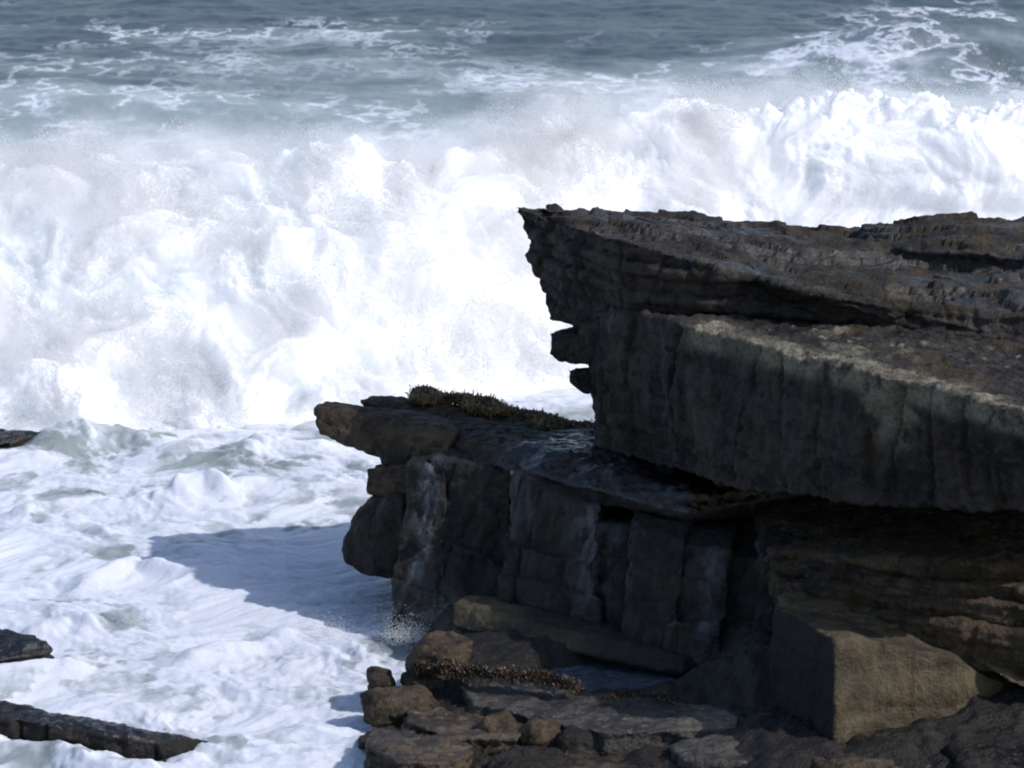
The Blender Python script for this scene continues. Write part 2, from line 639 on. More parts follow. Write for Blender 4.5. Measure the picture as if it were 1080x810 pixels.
rock('jutting_block', [[at(578, 352, 34.9), at(598, 350, 34.9), at(640, 352, 34.6), at(579, 372, 34.8), at(590, 380, 34.7), at(640, 386, 34.4), at(600, 347, 35.6), at(640, 350, 35.8), at(600, 375, 35.6), at(650, 380, 35.6)]],
     M_UP, ledge, voxel=.022, big=.02, mid=.03, strata=.05, layer=.18, joints=.05, jfreq=2.5, seed=5, base=LB)
rock('jutting_block', [[at(600, 391, 34.8), at(607, 388, 34.8), at(640, 389, 34.6), at(601, 402, 34.7), at(614, 413, 34.6), at(640, 416, 34.5), at(610, 389, 35.3), at(640, 389, 35.5), at(640, 412, 35.4)]],
     M_UP, ledge, voxel=.022, big=.02, mid=.02, strata=.03, joints=.04, seed=6, base=LB)
rock('jutting_block', [[at(612, 340, 34.9), at(650, 330, 34.3), at(612, 356, 34.8), at(650, 400, 34.2), at(622, 395, 34.6), at(622, 345, 35.6), at(650, 345, 35.6)]],
     M_UP, ledge, voxel=.024, big=.02, mid=.03, strata=.06, layer=.15, joints=.05, seed=7, base=LB)

# ------------------------------------------------------------------ lower shelf
shelf = thing('rock_shelf', 'lower blocky rock shelf with a long slab jutting left over the foaming water', 'rock shelf', (0.2, 34.0, 0.0))
SB = (0.2, 34.0, 0.0)


def shelf_wet(p, n):
    w = sstep(-.3, .5, p[:, 0] + .5 * (34.2 - p[:, 1])) * sstep(.2, .7, n[:, 2]) * sstep(1.2, 1.6, p[:, 2])
    return np.clip(w * 1.3, 0, 1)


def seg3(p, a, b):
    ab = b - a
    t = np.clip((p - a) @ ab / (ab @ ab), 0, 1)
    return np.linalg.norm(p - a - t[:, None] * ab, axis=1)


def trickle(p):
    r = 0 * p[:, 0]
    for a, b, w in ((at(650, 482, 34.0), at(705, 493, 33.7), .10), (at(600, 486, 33.8), at(715, 518, 32.8), .10), (at(560, 488, 33.9), at(640, 498, 33.5), .08)):
        r = np.maximum(r, np.exp(-(seg3(p * np.array([1, 1, .3]), a * np.array([1, 1, .3]), b * np.array([1, 1, .3])) / w) ** 2))
    return r * sstep(-.3, .3, perlin(p * np.array([4, 9, 4])))


rock('tip_rock', [[at(331, 434, 36.2), at(343, 426, 36.4), at(375, 428, 36.4), at(450, 440, 35.8), at(483, 454, 35.1), at(340, 455, 36.0), at(365, 469, 35.7),
                   at(400, 480, 35.4), at(420, 482, 35.2), at(470, 478, 34.8), at(350, 428, 37.0), at(470, 440, 36.6), at(360, 455, 37.0), at(480, 470, 36.5)]],
     M_BOUL, shelf, voxel=.024, big=.03, mid=.03, strata=.04, layer=.3, joints=.05, jfreq=1.0, seed=11, base=SB)
rock('back_rock', [[at(378, 422, 36.9), at(395, 418.5, 37.0), at(450, 426, 36.7), at(482, 434, 36.4), at(520, 448, 35.9), at(385, 434, 36.8), at(470, 452, 36.0), at(515, 462, 35.6),
                    at(400, 418.5, 37.4), at(470, 424, 37.4), at(530, 445, 37.0), at(400, 434, 37.4), at(530, 465, 37.0)]],
     M_BOUL, shelf, voxel=.024, big=.03, mid=.03, strata=.04, layer=.25, joints=.04, seed=12, base=SB)
capS = [at(484, 434, 36.6), at(530, 453, 35.4), at(500, 468, 34.7), at(560, 470, 34.2), at(640, 478, 34.3), at(705, 494, 33.8), at(725, 522, 32.7), at(640, 520, 32.9), at(535, 494, 33.8), at(490, 482, 34.5),
        at(640, 535, 32.9), at(725, 545, 32.5), at(535, 512, 33.8), at(490, 498, 34.6), at(445, 428, 37.1), at(540, 441, 36.9), at(630, 456, 36.4), (2.5, 36, 1.95),
        low(at(445, 428, 37.1), 1.5), low(at(540, 441, 36.9), 1.4), low(at(630, 456, 36.4), 1.4), (2.5, 36, 1.3), (4.5, 34.5, 1.8), (4.5, 34.5, 1.3)]
lipS = [at(486, 470, 34.9), at(515, 462, 35.0), at(565, 468, 34.4), at(600, 478, 33.9), at(492, 483, 34.4), at(535, 486, 34.0), at(590, 496, 33.5), at(520, 462, 35.6), at(600, 474, 34.6)]
rock('cap_layer', [capS, lipS], M_LOW, shelf, voxel=.032, big=.05, mid=.05, strata=.06, layer=.14, joints=.05, seed=13, masks={'wet': shelf_wet, 'ochre': lambda p, n: .8 * sstep(.25, -.25, p[:, 0] + .5 * (34.5 - p[:, 1])) * sstep(.3, .7, n[:, 2]), 'run': lambda p, n: trickle(p)}, base=SB)
# small blocks under the tip
rock('block', [[at(386, 496, 35.2), at(400, 493, 35.2), at(445, 492, 34.7), at(387, 520, 35.1), at(440, 528, 34.6), at(400, 490, 35.9), at(450, 488, 35.9), at(400, 520, 35.9), at(450, 525, 35.9)]],
     M_BOUL, shelf, voxel=.024, big=.03, mid=.03, strata=.03, joints=.03, seed=14, base=SB)
rock('block', [[at(402, 476, 35.3), at(480, 472, 34.8), at(402, 497, 35.2), at(480, 500, 34.6), at(410, 476, 36.2), at(490, 480, 36.2), at(410, 500, 36.2), at(490, 500, 36.2)]],
     M_LOW, shelf, voxel=.026, big=.03, mid=.03, strata=.05, layer=.12, joints=.04, seed=15, base=SB)
rock('block', [[at(366, 570, 34.9), at(376, 546, 35.0), at(396, 528, 35.0), at(424, 525, 34.6), at(368, 592, 34.8), at(388, 604, 34.7), at(430, 612, 34.4), at(400, 528, 35.9), at(440, 525, 35.9), at(380, 600, 35.6), at(440, 610, 35.7)]],
     M_LOW, shelf, voxel=.028, big=.05, mid=.05, strata=.04, layer=.4, joints=.05, seed=16, base=SB)
# jointed columns along the front
cols = [  # top-left, top-right, bottom-right, bottom-left (px, py, distance), top height trim
    ((428, 492, 34.55), (470, 492, 34.25), (476, 676, 33.25), (414, 660, 33.75)),
    ((455, 486, 34.3), (538, 500, 33.75), (540, 668, 33.0), (452, 676, 33.3)),
    ((536, 498, 33.6), (628, 536, 32.85), (632, 668, 32.2), (530, 664, 32.9)),
    ((618, 552, 32.8), (668, 560, 32.45), (664, 684, 31.85), (622, 672, 32.25)),
    ((664, 556, 32.35), (722, 570, 32.0), (716, 700, 31.3), (662, 684, 31.8)),
    ((722, 578, 31.85), (770, 584, 31.55), (764, 716, 30.85), (706, 704, 31.2)),
    ((766, 584, 31.7), (808, 590, 31.35), (806, 742, 30.6), (764, 716, 30.9)),
    ((800, 584, 31.2), (832, 590, 31.0), (826, 745, 30.35), (798, 742, 30.6)),
]
RUNS = [(at(452, 490, 34.3), at(440, 600, 33.8), .10), (at(545, 505, 33.5), at(540, 640, 33.0), .09), (at(560, 505, 33.4), at(566, 560, 33.1), .06), (at(626, 552, 32.7), at(630, 622, 32.3), .15), (at(645, 552, 32.6), at(648, 600, 32.3), .06),
        (at(667, 556, 32.3), at(664, 660, 31.8), .04), (at(725, 580, 31.7), at(708, 670, 31.2), .04), (at(745, 580, 31.6), at(740, 660, 31.1), .09), (at(520, 520, 33.7), at(495, 580, 33.4), .04), (at(400, 545, 34.8), at(412, 530, 34.7), .08)]


def runs(p, n):
    r = 0 * p[:, 0]
    for a, b, w in RUNS:
        r = np.maximum(r, np.exp(-(seg3(p, a, b) / (w * 1.5)) ** 2))
    return r


for k, (a, b, c, d) in enumerate(cols):
    jog = (0, .12, -.12, .10, -.12, .05, .16, -.05)[k]
    a, b, c, d = [(x, y, Yd + jog) for x, y, Yd in (a, b, c, d)]
    pts = [at(*a), at(*b), at(*c), at(*d)]
    rk = np.random.RandomState(200 + k)
    A, B, Cc, Dd = pts
    f1, f2 = .35 + .3 * rk.rand(), .35 + .3 * rk.rand()
    L, Rr = A + (Dd - A) * f1, B + (Cc - B) * f2
    push = np.array([-.5, -.85, 0]) * (.04 + .12 * rk.rand())
    back = np.array([.25, 1.6, 0])
    up_ = [A, B, L + push * .2, Rr + push * .2]
    lo_ = [L + push, Rr + push, Cc + push * .6, Dd + push * .6]
    up_ += [q + back for q in up_]
    lo_ += [q + back for q in lo_] + [low(Cc, -.3), low(Dd, -.3)]
    rock('jointed_block', [up_, lo_], M_LOW, shelf, voxel=.026, big=.05, mid=.05, strata=.07, layer=.42, joints=.09, jfreq=1.2 + .4 * (k % 3), seed=20 + k,
         masks={'run': runs, 'algae_shade': lambda p, n: sstep(.75, .35, p[:, 2] + .15 * fbm(p * 2, 2)), 'wet': lambda p, n: .9 * sstep(.9, .3, p[:, 2])}, base=SB)
core = [at(500, 500, 35), at(800, 560, 33), at(800, 700, 33), at(500, 660, 35), (5.5, 34, 1.5), (5.5, 37, 1.6), (-.6, 37.5, 1.7), (5.5, 34, -.3), (5.5, 37, -.3), (-.6, 37.5, -.3)]
rock('core', [core], M_LOW, shelf, voxel=.06, seed=30, base=SB)

# beds under the overhang on the right
beds = thing('layered_rock', 'thin brown rock layers in the deep shade under the overhang', 'layered rock', (4.5, 30.8, 0.6))
BB = (4.5, 30.8, .6)
for k, (y0, y1, Y0, Y1, th) in enumerate(((583, 598, 31.0, 29.5, .12), (598, 622, 30.75, 29.2, .16), (612, 642, 30.5, 29.0, .18), (630, 668, 30.3, 28.9, .3))):
    pts = [at(812 + 3 * k, y0, Y0), at(940, (y0 * .52 + y1 * .48), (Y0 + Y1) / 2 - .1), at(1095, y1, Y1), (6.8, Y1 + .6, at(1095, y1, Y1)[2]), (6.8, 34, 1.7), (2.9, 34, 1.7)]
    pts += [q - np.array([0, -.05, th * 1.6]) for q in [np.array(x) for x in pts]]
    rock('bed', [pts], M_BOUL, beds, voxel=.032, big=.05, mid=.04, strata=.06, layer=.09, joints=.06, seed=40 + k,
         masks={'ochre': lambda p, n: .7 * sstep(-.2, .4, fbm(p * 1.5 + 9, 2))}, base=BB)

# ------------------------------------------------------------------ loose blocks in front
def tan_pale(p, n):
    return .55 * sstep(.1, .5, fbm(p * 3 + 4, 3)) * sstep(.75, .5, p[:, 2])


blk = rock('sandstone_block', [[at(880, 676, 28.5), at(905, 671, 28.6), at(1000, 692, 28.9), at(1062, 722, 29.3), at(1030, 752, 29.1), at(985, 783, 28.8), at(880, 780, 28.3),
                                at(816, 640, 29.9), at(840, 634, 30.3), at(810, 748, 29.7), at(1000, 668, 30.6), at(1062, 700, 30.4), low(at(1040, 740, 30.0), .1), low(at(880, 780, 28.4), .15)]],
           M_TAN, None, voxel=.022, big=.05, mid=.03, fine=.006, strata=.024, layer=.41, joints=.018, jfreq=.8, seed=51, masks={'pale': tan_pale, 'ochre': lambda p, n: .55 * sstep(1.1, .7, p[:, 2] + .1 * fbm(p * 2, 2)), 'algae_shade': lambda p, n: 1.15 * sstep(.30, .65, -n[:, 0]) + .6 * sstep(.1, .6, fbm(p * np.array([1.2, 1.2, 3.5]) + 13, 4))})  # left face darkened as painted shade, with patchy algae over the rest
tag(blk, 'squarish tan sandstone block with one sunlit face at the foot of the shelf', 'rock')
slab2 = rock('flat_rock', [[at(818, 626, 30.1), at(850, 618, 30.6), at(945, 640, 30.2), at(955, 655, 29.6), at(885, 668, 28.9), at(818, 640, 29.9), at(890, 676, 28.9), at(955, 668, 29.7), at(945, 640, 30.7)]],
             M_TAN, None, voxel=.022, big=.03, mid=.03, strata=.04, layer=.12, joints=.04, seed=52)
tag(slab2, 'flat brown slab lying on top of the squarish tan sandstone block', 'rock')
side = rock('rock', [[at(1030, 684, 29.3), at(1050, 676, 29.6), at(1110, 690, 29.3), at(1110, 730, 28.9), at(1070, 722, 28.9), at(1035, 700, 29.1), at(1110, 680, 30.4), at(1040, 690, 30.2), low(at(1110, 730, 30.2), .6)]],
            M_TAN, None, voxel=.022, big=.03, mid=.04, strata=.04, layer=.14, joints=.03, seed=53)
tag(side, 'lumpy brown rock at the right edge just above the tan sandstone block', 'rock')

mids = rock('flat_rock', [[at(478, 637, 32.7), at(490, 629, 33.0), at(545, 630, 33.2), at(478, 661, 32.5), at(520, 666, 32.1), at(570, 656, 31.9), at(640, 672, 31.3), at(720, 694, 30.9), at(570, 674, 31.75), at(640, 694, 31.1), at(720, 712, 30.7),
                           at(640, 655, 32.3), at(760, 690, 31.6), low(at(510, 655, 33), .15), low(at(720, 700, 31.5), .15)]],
            M_TAN, None, voxel=.024, big=.02, mid=.025, strata=.03, layer=.3, joints=.03, seed=54, masks={'algae_shade': lambda p, n: np.maximum(sstep(.5, 1.1, p[:, 0]), .9 * sstep(.5, .9, n[:, 2]) * sstep(-.2, .3, p[:, 0]))})  # top and right end darkened as painted shade, leaving a bright rim
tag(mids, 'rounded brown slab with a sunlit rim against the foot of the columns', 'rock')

LT = [on(484, 722, .44), on(520, 717, .44), on(640, 728, .44), on(745, 742, .42), on(778, 753, .38), on(776, 768, .36), on(640, 774, .36), on(560, 757, .38), on(500, 742, .40)]
longs = rock('flat_rock', [LT + [low(q, .12) for q in LT]],
             M_GREY, None, voxel=.024, big=.03, mid=.03, strata=.05, layer=.09, joints=.04, seed=55, masks={'wet': lambda p, n: .5 * sstep(.5, .9, n[:, 2]), 'pale': lambda p, n: .8 * sstep(1.6, 2.3, p[:, 0]) * sstep(.3, .7, n[:, 2])})
tag(longs, 'long flat grey slab lying across the foreground boulders', 'rock')


def boulder(px, py, r, Y, label, sx=1.0, sz=.75, seed=0, mat=M_BOUL, v=.022):
    c = at(px, py, Y)
    s = r * Y / FPX
    pts = []
    rs = np.random.RandomState(seed)
    for k in range(26):
        u = rs.normal(size=3)
        u /= np.linalg.norm(u)
        u = np.sign(u) * np.abs(u) ** .8
        pts.append(c + u * np.array([s * sx, s, s * sz]) * (.85 + .25 * rs.rand()))
    o = rock('boulder', [pts], mat, None, voxel=v, big=.05, mid=.05, strata=.05, layer=.16, joints=.04, seed=60 + seed)
    tag(o, label, 'boulder', 'boulders along the foot of the shelf')
    return o


boulder(466, 694, 30, 31.0, 'rounded brown boulder beside the foam at the foot of the shelf', 1.25, .8, 1)
boulder(403, 722, 20, 31.0, 'small upright boulder topping the left end of the foreground heap', .9, 1.0, 2)
boulder(418, 750, 37, 30.3, 'largest pale brown boulder at the left end of the foreground heap', 1.15, .75, 3)
boulder(455, 722, 26, 30.9, 'flat boulder between the upright boulder and the long grey slab', 1.4, .5, 4)
boulder(470, 765, 34, 30.0, 'dark low boulder in front of the largest pale brown one', 1.3, .6, 5, M_LOW)
boulder(415, 795, 36, 29.6, 'dark wet boulder at the waterline in the bottom left of the heap', 1.2, .7, 6, M_LOW)
boulder(566, 778, 25, 29.25, 'egg shaped grey boulder under the front of the long slab', 1.0, .85, 7)
boulder(528, 772, 22, 29.4, 'brown boulder tucked left of the egg shaped grey one', 1.0, .9, 8)
boulder(602, 785, 20, 29.1, 'small dark boulder tucked right of the egg shaped grey one', 1.1, .8, 9, M_LOW)
boulder(487, 800, 30, 29.1, 'dark glistening boulder at the bottom edge below the heap', 1.2, .7, 10, M_LOW)
boulder(560, 815, 40, 28.6, 'wide dark boulder at the bottom edge below the egg shaped one', 1.3, .5, 11, M_LOW)
boulder(690, 806, 34, 28.6, 'low dark boulder at the bottom edge below the long slab', 1.6, .5, 12, M_LOW)
boulder(800, 775, 30, 29.3, 'low brown boulder between the long slab and the tan block', 1.5, .5, 13)

for pts, lab, sd, mt in (
    ([(850, 792), (905, 782), (985, 787), (1010, 800), (960, 818), (870, 815)], 'flat wet brown slab at the bottom edge below the sunlit face of the tan block', 91, M_BOUL),
    ([(1000, 786), (1050, 770), (1110, 772), (1120, 815), (1020, 815)], 'dark lumpy rock in the bottom right corner', 92, M_LOW),
    ([(705, 788), (760, 774), (830, 776), (850, 796), (790, 806), (720, 803)], 'thin grey slab wedged between the long slab and the tan block', 93, M_GREY)):
    tp = [on(a, b, .50 if sd == 91 else (.62 if sd == 92 else .36)) for a, b in pts]
    o = rock('rock', [tp + [low(q, tp[0][2] - .35) + np.array([0, -.04, 0]) for q in tp]], mt, None, voxel=.022, big=.05, mid=.05, strata=.05, layer=.1, joints=.04, seed=sd,
             masks={'wet': lambda p, n: .8 * sstep(.5, .9, n[:, 2]) * sstep(-.2, .3, fbm(p * 2, 2))})
    tag(o, lab, 'rock')

for pts, zt, th, lab, sd in (
    ([(432, 742), (500, 748), (560, 764), (545, 782), (470, 778), (428, 762)], .30, .22, 'dark layered slab tucked under the left end of the long grey slab', 95),
    ([(392, 768), (450, 772), (500, 786), (480, 806), (420, 806), (388, 790)], .30, .30, 'dark layered slab low at the waterline under the largest pale boulder', 96),
    ([(600, 790), (700, 792), (790, 800), (770, 822), (640, 826), (585, 808)], .22, .2, 'thin dark slab along the bottom edge in front of the long grey slab', 97)):
    tp = [on(a, b, zt) for a, b in pts]
    o = rock('flat_rock', [tp + [low(q, zt - th) + np.array([0, -.03, 0]) for q in tp]], M_BOUL, None, voxel=.02, big=.04, mid=.04, strata=.09, layer=.075, joints=.05, seed=sd,
             masks={'wet': lambda p, n: .7 * sstep(.5, .9, n[:, 2])})
    tag(o, lab, 'rock')

# half-drowned rocks on the left
def awash(outline, z, mat, label, seed, **kw):
    P = [on(a, b, zz) for (a, b), zz in zip(outline, z)]
    o = rock('rock', [P + [low(q, -.5) for q in P]], mat, None, voxel=.028, seed=seed, masks={'wet': lambda p, n: .8 * sstep(.4, .8, n[:, 2])}, **kw)
    return tag(o, label, 'rock')


awash([(-60, 660), (0, 664), (38, 671), (58, 684), (48, 690), (0, 697), (-60, 702)], [.42, .42, .40, .30, .28, .28, .3], M_BED,
      'dark flat rock breaking the foam at the left edge', 81, big=.05, mid=.04)
awash([(-60, 738), (0, 742), (100, 762), (200, 777), (222, 783), (165, 784), (120, 778), (50, 764), (0, 754), (-60, 745)], [.42, .42, .36, .22, .10, .22, .30, .37, .42, .42], M_BED,
      'long low rock slab awash in foam in the bottom left corner', 82, big=.03, mid=.04, strata=.05, layer=.12, joints=.08, jfreq=2.0)
awash([(-60, 450), (0, 455), (30, 454), (48, 458), (30, 464), (0, 469), (-60, 474)], [.28, .30, .30, .24, .2, .2, .2], M_BED,
      'thin sliver of black rock at the left edge below the wave', 83, big=.04, mid=.04)

# ------------------------------------------------------------------ bedrock ground
def grid(xs, ys):
    nx, ny = len(xs), len(ys)
    X, Y = np.meshgrid(xs, ys)
    i = np.arange(nx * ny).reshape(ny, nx)
    q = np.stack([i[:-1, :-1].ravel(), i[:-1, 1:].ravel(), i[1:, 1:].ravel(), i[1:, :-1].ravel()], 1)
    return X.ravel(), Y.ravel(), q


gx, gy, gq = grid(np.arange(-2.2, 11, .04), np.arange(25.5, 37, .04))
P0 = np.stack([gx, gy, 0 * gx], 1)
shore = -1.0 - .45 * sstep(31.0, 30.2, gy) + .3 * fbm(np.stack([0 * gx, gy * .6, 0 * gy], 1), 3)
gz = -.5 + .60 * sstep(-.6, .5, gx - shore) + .07 * np.clip(gx - 1.5, 0, 3)
gz += .46 * sstep(29.9, 30.9, gy + .2 * gx) * sstep(-.6, .3, gx - shore)
gz += .30 * sstep(1.8, 2.8, gx)
gz -= .40 * np.exp(-(((gx - 1.2) / 1.05) ** 2 + ((gy - 30.9) / .50) ** 2) ** 2)
gz += .09 * fbm(P0 * 1.1, 4) + .05 * billow(P0 * 3.1, 3)
gz -= .25 * sstep(28.2, 26.5, gy)
me = mesh_np('bedrock', np.stack([gx, gy, gz], 1), gq)
tag(link('bedrock_ground', me, M_BED), kind='structure')

# pools on the bedrock
def pool(px, pts, z, label):
    c = np.mean([on(a, b, z) for a, b in pts], axis=0)
    bm = bmesh.new()
    ring = []
    n = 40
    P = [on(a, b, z) - c for a, b in pts]
    for k in range(n):
        t = k / n * len(P)
        i = int(t)
        f = t - i
        a, b = P[i], P[(i + 1) % len(P)]
        q = a * (1 - f) + b * f
        ring.append(q * (1 + .05 * math.sin(k * 2.3)))
    vs = [bm.verts.new(q) for q in ring]
    vb = [bm.verts.new(q * .9 - np.array([0, 0, .12])) for q in ring]
    bm.faces.new(vs)
    bm.faces.new(vb[::-1])
    for k in range(n):
        bm.faces.new((vs[k], vb[k], vb[(k + 1) % n], vs[(k + 1) % n]))
    me = bpy.data.meshes.new('rock_pool')
    bm.normal_update()
    bm.to_mesh(me)
    bm.free()
    o = link('rock_pool', me, M_POOL)
    o.location = c
    return tag(o, label, 'rock pool')


pool(0, [(575, 705), (640, 698), (720, 712), (745, 730), (700, 738), (620, 728), (560, 722)], .40, 'shallow rock pool reflecting blue sky behind the long grey slab')

# ------------------------------------------------------------------ seaweed
def weed(path, z_off, width, n, seed, label, mat=None, tall=.02):
    rs = np.random.RandomState(seed)
    V, T = [], []
    for _ in range(n):
        t = rs.rand() * (len(path) - 1)
        if rs.rand() > .75 + .35 * math.sin(t * 7.3 + seed) * math.sin(t * 3.1 + 1):
            continue
        i = int(t)
        f = t - i
        c = path[i] * (1 - f) + path[i + 1] * f
        c = c + np.array([rs.normal() * .05, rs.uniform(-1, 1) * width * (.6 + .4 * math.sin(t * 5 + seed)), z_off + abs(rs.normal()) * tall + .015 * math.sin(t * 9) ])
        a = rs.rand() * 6.28
        L = .008 + .012 * rs.rand() + .03 * rs.rand() ** 6
        w = .007 + .010 * rs.rand()
        d = np.array([math.cos(a), math.sin(a), rs.normal() * .7 + .2])
        s = np.array([-math.sin(a), math.cos(a), rs.normal() * .4])
        b = len(V)
        V += [c - s * w, c + s * w, c + d * L + s * w * .6 + np.array([0, 0, .01]), c + d * L - s * w * .6, c + d * L * 1.6 - np.array([0, 0, .02])]
        T += [(b, b + 1, b + 2), (b, b + 2, b + 3), (b + 3, b + 2, b + 4)]
    V = np.array(V)
    base = np.array([V[:, 0].mean(), V[:, 1].mean(), V[:, 2].min()])
    me = mesh_np('seaweed', V - base, None, T, smooth=False)
    o = link('seaweed', me, mat or M_WEED)
    o.location = base
    return tag(o, label, 'seaweed', kind='stuff')


weed([at(440, 428, 37.0), at(490, 433, 36.75), at(540, 447, 36.4), at(590, 460, 36.0), at(632, 468, 35.7)], .12, .42, 90000, 1, 'thick brown seaweed matted along the back of the lower shelf')
weed([on(445, 708, .50), on(480, 712, .54), on(520, 715, .58), on(570, 719, .56), on(605, 729, .50)], .04, .09, 20000, 2, 'strip of rusty brown seaweed behind the long grey slab', M_RUST, .018)
weed([on(640, 740, .46), on(655, 734, .47), on(690, 735, .47), on(715, 739, .46)], .01, .025, 700, 3, 'thin rusty seaweed wisp lying on the long grey slab', M_RUST, .006)

# ------------------------------------------------------------------ sea
ncol, Yn = 860, []
y = 20.0
while y < 170:
    Yn.append(y)
    y += max(.030, .0011 * y) if y < 60 else .0035 * y
while y < 7000:
    Yn.append(y)
    y *= 1.08
Yn = np.array(Yn)
sx = np.linspace(-1, 1, ncol)
XX = sx[None, :] * (Yn[:, None] * .20 + 5 + np.clip(Yn[:, None] - 170, 0, None) * 1.2)
YY = np.repeat(Yn[:, None], ncol, 1)
i = np.arange(XX.size).reshape(XX.shape)
q = np.stack([i[:-1, :-1].ravel(), i[:-1, 1:].ravel(), i[1:, 1:].ravel(), i[1:, :-1].ravel()], 1)
X, Y = XX.ravel(), YY.ravel()
P = np.stack([X, Y, 0 * X], 1)
far = sstep(47, 56, Y)
near = 1 - far
lim = sstep(400, 150, Y)
warp = fbm(P * .35, 2)
PW = np.stack([X + warp * .8, Y * 1.0 + warp * 1.2, 0 * X], 1)
z = near * (.09 * fbm(PW * np.array([.45, .8, 1]), 3) + .030 * billow(PW * np.array([.7, 1.25, 1]) + 9, 4, .5) + .035 * puff(PW * np.array([.8, 1.5, 1]) + 19, 5, .6) + .02 * fbm(PW * np.array([3, 5, 1]) + 29, 4, .6))
calm = np.exp(-(((X + 1.6) / 2.2) ** 2 + ((Y - 37.2) / 2.2) ** 2))
z *= (1 - .45 * calm)
z += far * lim * (.30 * perlin(np.stack([X * .09, Y * .11, 0 * X], 1) + 3) + .14 * fbm(np.stack([X * .30, Y * .30, 0 * X], 1), 5, .55) + .018 * fbm(P * 2.0, 2))


def ridge(pts, h, w, asym=1.0):
    pts = [on(a, b, .1) for a, b in pts]
    return h * np.exp(-(dist_poly(P, pts) / w) ** 2)


sel = Y < 55
bump_n = (1 + .6 * fbm(PW * 1.1, 3))
z += bump_n * ridge([(30, 535), (110, 527), (200, 522), (260, 510), (390, 500)], .10, .30)
z += bump_n * ridge([(80, 615), (140, 590), (190, 597), (245, 601)], .14, .18)
z += bump_n * ridge([(40, 662), (75, 655), (95, 658)], .13, .20)
z += bump_n * ridge([(200, 690), (280, 672), (300, 665)], .10, .2)
z += bump_n * ridge([(180, 800), (260, 778), (330, 772), (390, 770)], .10, .25)
z += bump_n * ridge([(0, 470), (120, 462), (230, 478), (300, 470)], .22, .55)
z += bump_n * ridge([(190, 520), (215, 515), (235, 518)], .2, .18)
# the swell that carries the breaking wave on the right
z += 1.3 * np.exp(-(((X - 17) / 6.5) ** 2 + ((Y - 112) / 8) ** 2))
for rk, dz, w_ in (([on(-60, 680, .3), on(45, 680, .3)], .10, .45), ([on(-60, 755, .3), on(190, 784, .3)], .06, .35), ([on(-60, 462, .3), on(30, 460, .3)], .2, .8)):
    z -= dz * np.exp(-(dist_poly(P, rk) / w_) ** 2)
for rk, dz, w_ in (([on(-60, 712, .2), on(0, 706, .2), on(66, 697, .2)], .24, .30), ([on(-60, 776, .2), on(50, 782, .2), on(160, 803, .2)], .22, .26), ([on(-60, 480, .2), on(30, 472, .2), on(70, 462, .2)], .34, .55)):
    z += dz * np.exp(-(dist_poly(P, rk) / w_) ** 2)
z[Y > 400] = 0
foam = near * (.52 + .34 * fbm(PW * np.array([.5, .9, 1]) + 2, 3) + .7 * z)
foam += .12 * calm * near
foam -= near * .30 * np.exp(-((dist_poly(P, [on(425, 600, 0), on(430, 670, 0), on(395, 700, 0)])) / .45) ** 2)
foam -= near * .35 * np.exp(-((dist_poly(P, [on(60, 478, 0), on(150, 470, 0), on(230, 490, 0)])) / .9) ** 2)
band = fbm(np.stack([X * .07, Y * .10, 0 * X], 1) + 6, 3)
d_ = np.clip((Y - 80) / 50, 0, 1.4)
foam += far * (.33 - .52 * d_ + .40 * band)
foam += .40 * np.exp(-(dist_poly(P, [on(740, 115, 0), on(830, 72, 0), on(920, 36, 0), on(1015, 4, 0)]) / 3.5) ** 2) * far
foam += .34 * np.exp(-(((X - 16.0) / 5) ** 2 + ((Y - 105) / 18) ** 2))
foam += .30 * far * np.exp(-np.clip(Y - 80, 0, None) / 7.0) * sstep(4, -4, X)
milk = near * .6 + far * np.clip(.95 - 1.05 * d_ + .45 * band, 0, 1)
me = mesh_np('sea', np.stack([X, Y, z], 1), q)
attr(me, 'foam', np.clip(foam, -1, 1.2))
attr(me, 'milk', milk)
attr(me, 'far', far)
tag(link('sea', me, M_SEA), kind='structure')

# ------------------------------------------------------------------ breaking wave
KX = np.array([-200, 0, 120, 300, 420, 500, 560, 630, 700, 770, 810, 860, 930, 1000, 1080, 1300])
KY = np.array([170, 168, 160, 158, 168, 150, 132, 122, 117, 116, 98, 86, 90, 96, 100, 104])
KB = np.array([44.6, 44.8, 45.0, 45.4, 46.0, 47.2, 48.3, 49, 49.3, 49.5, 49.5, 49.5, 49.5, 49.5, 49.5, 49.5])
KC = np.array([50.2, 50.2, 50.2, 50.4, 50.8, 51.6, 52.3, 52.8, 53, 53.2, 53.4, 53.4, 53.2, 53, 53, 53])
nu, nv = 1150, 430
pxs = np.linspace(-200, 1300, nu)
_k = np.exp(-np.linspace(-2.5, 2.5, 75) ** 2)
_k /= _k.sum()


def curve(y):
    v = np.interp(pxs, KX, y)
    return np.convolve(np.pad(v, 37, mode='edge'), _k, mode='valid')


cy, cb, cc = curve(KY), curve(KB), curve(KC)
crest = np.array([at(a, b + 6 + 6 * float(sstep(700, 900, a)), c) for a, b, c in zip(pxs, cy, cc)])
vv = np.linspace(0, 1.75, nv)
VV, UU = np.meshgrid(vv, np.arange(nu), indexing='ij')
uu = UU.astype(int)
cx = crest[uu, 0]
fx = (pxs[uu] - 540) / FPX
vf = np.clip(VV, 0, 1)
vb = np.clip(VV - 1, 0, 1)
rightness = sstep(720, 930, pxs)[uu]
yf = cb[uu] + (cc[uu] - cb[uu]) * (vf ** (1.0 - .25 * rightness)) - rightness * .5 * np.sin(np.pi * np.clip((vf - .55) / .45, 0, 1))
zf = -.15 + (crest[uu, 2] + .15) * (vf ** 1.25 * .55 + .45 * np.sin(vf * np.pi / 2))
yb = yf + vb * 9.0
zb = zf * np.cos(np.clip(vb / .75, 0, 1) * np.pi / 2) ** 1.3 - .8 * vb
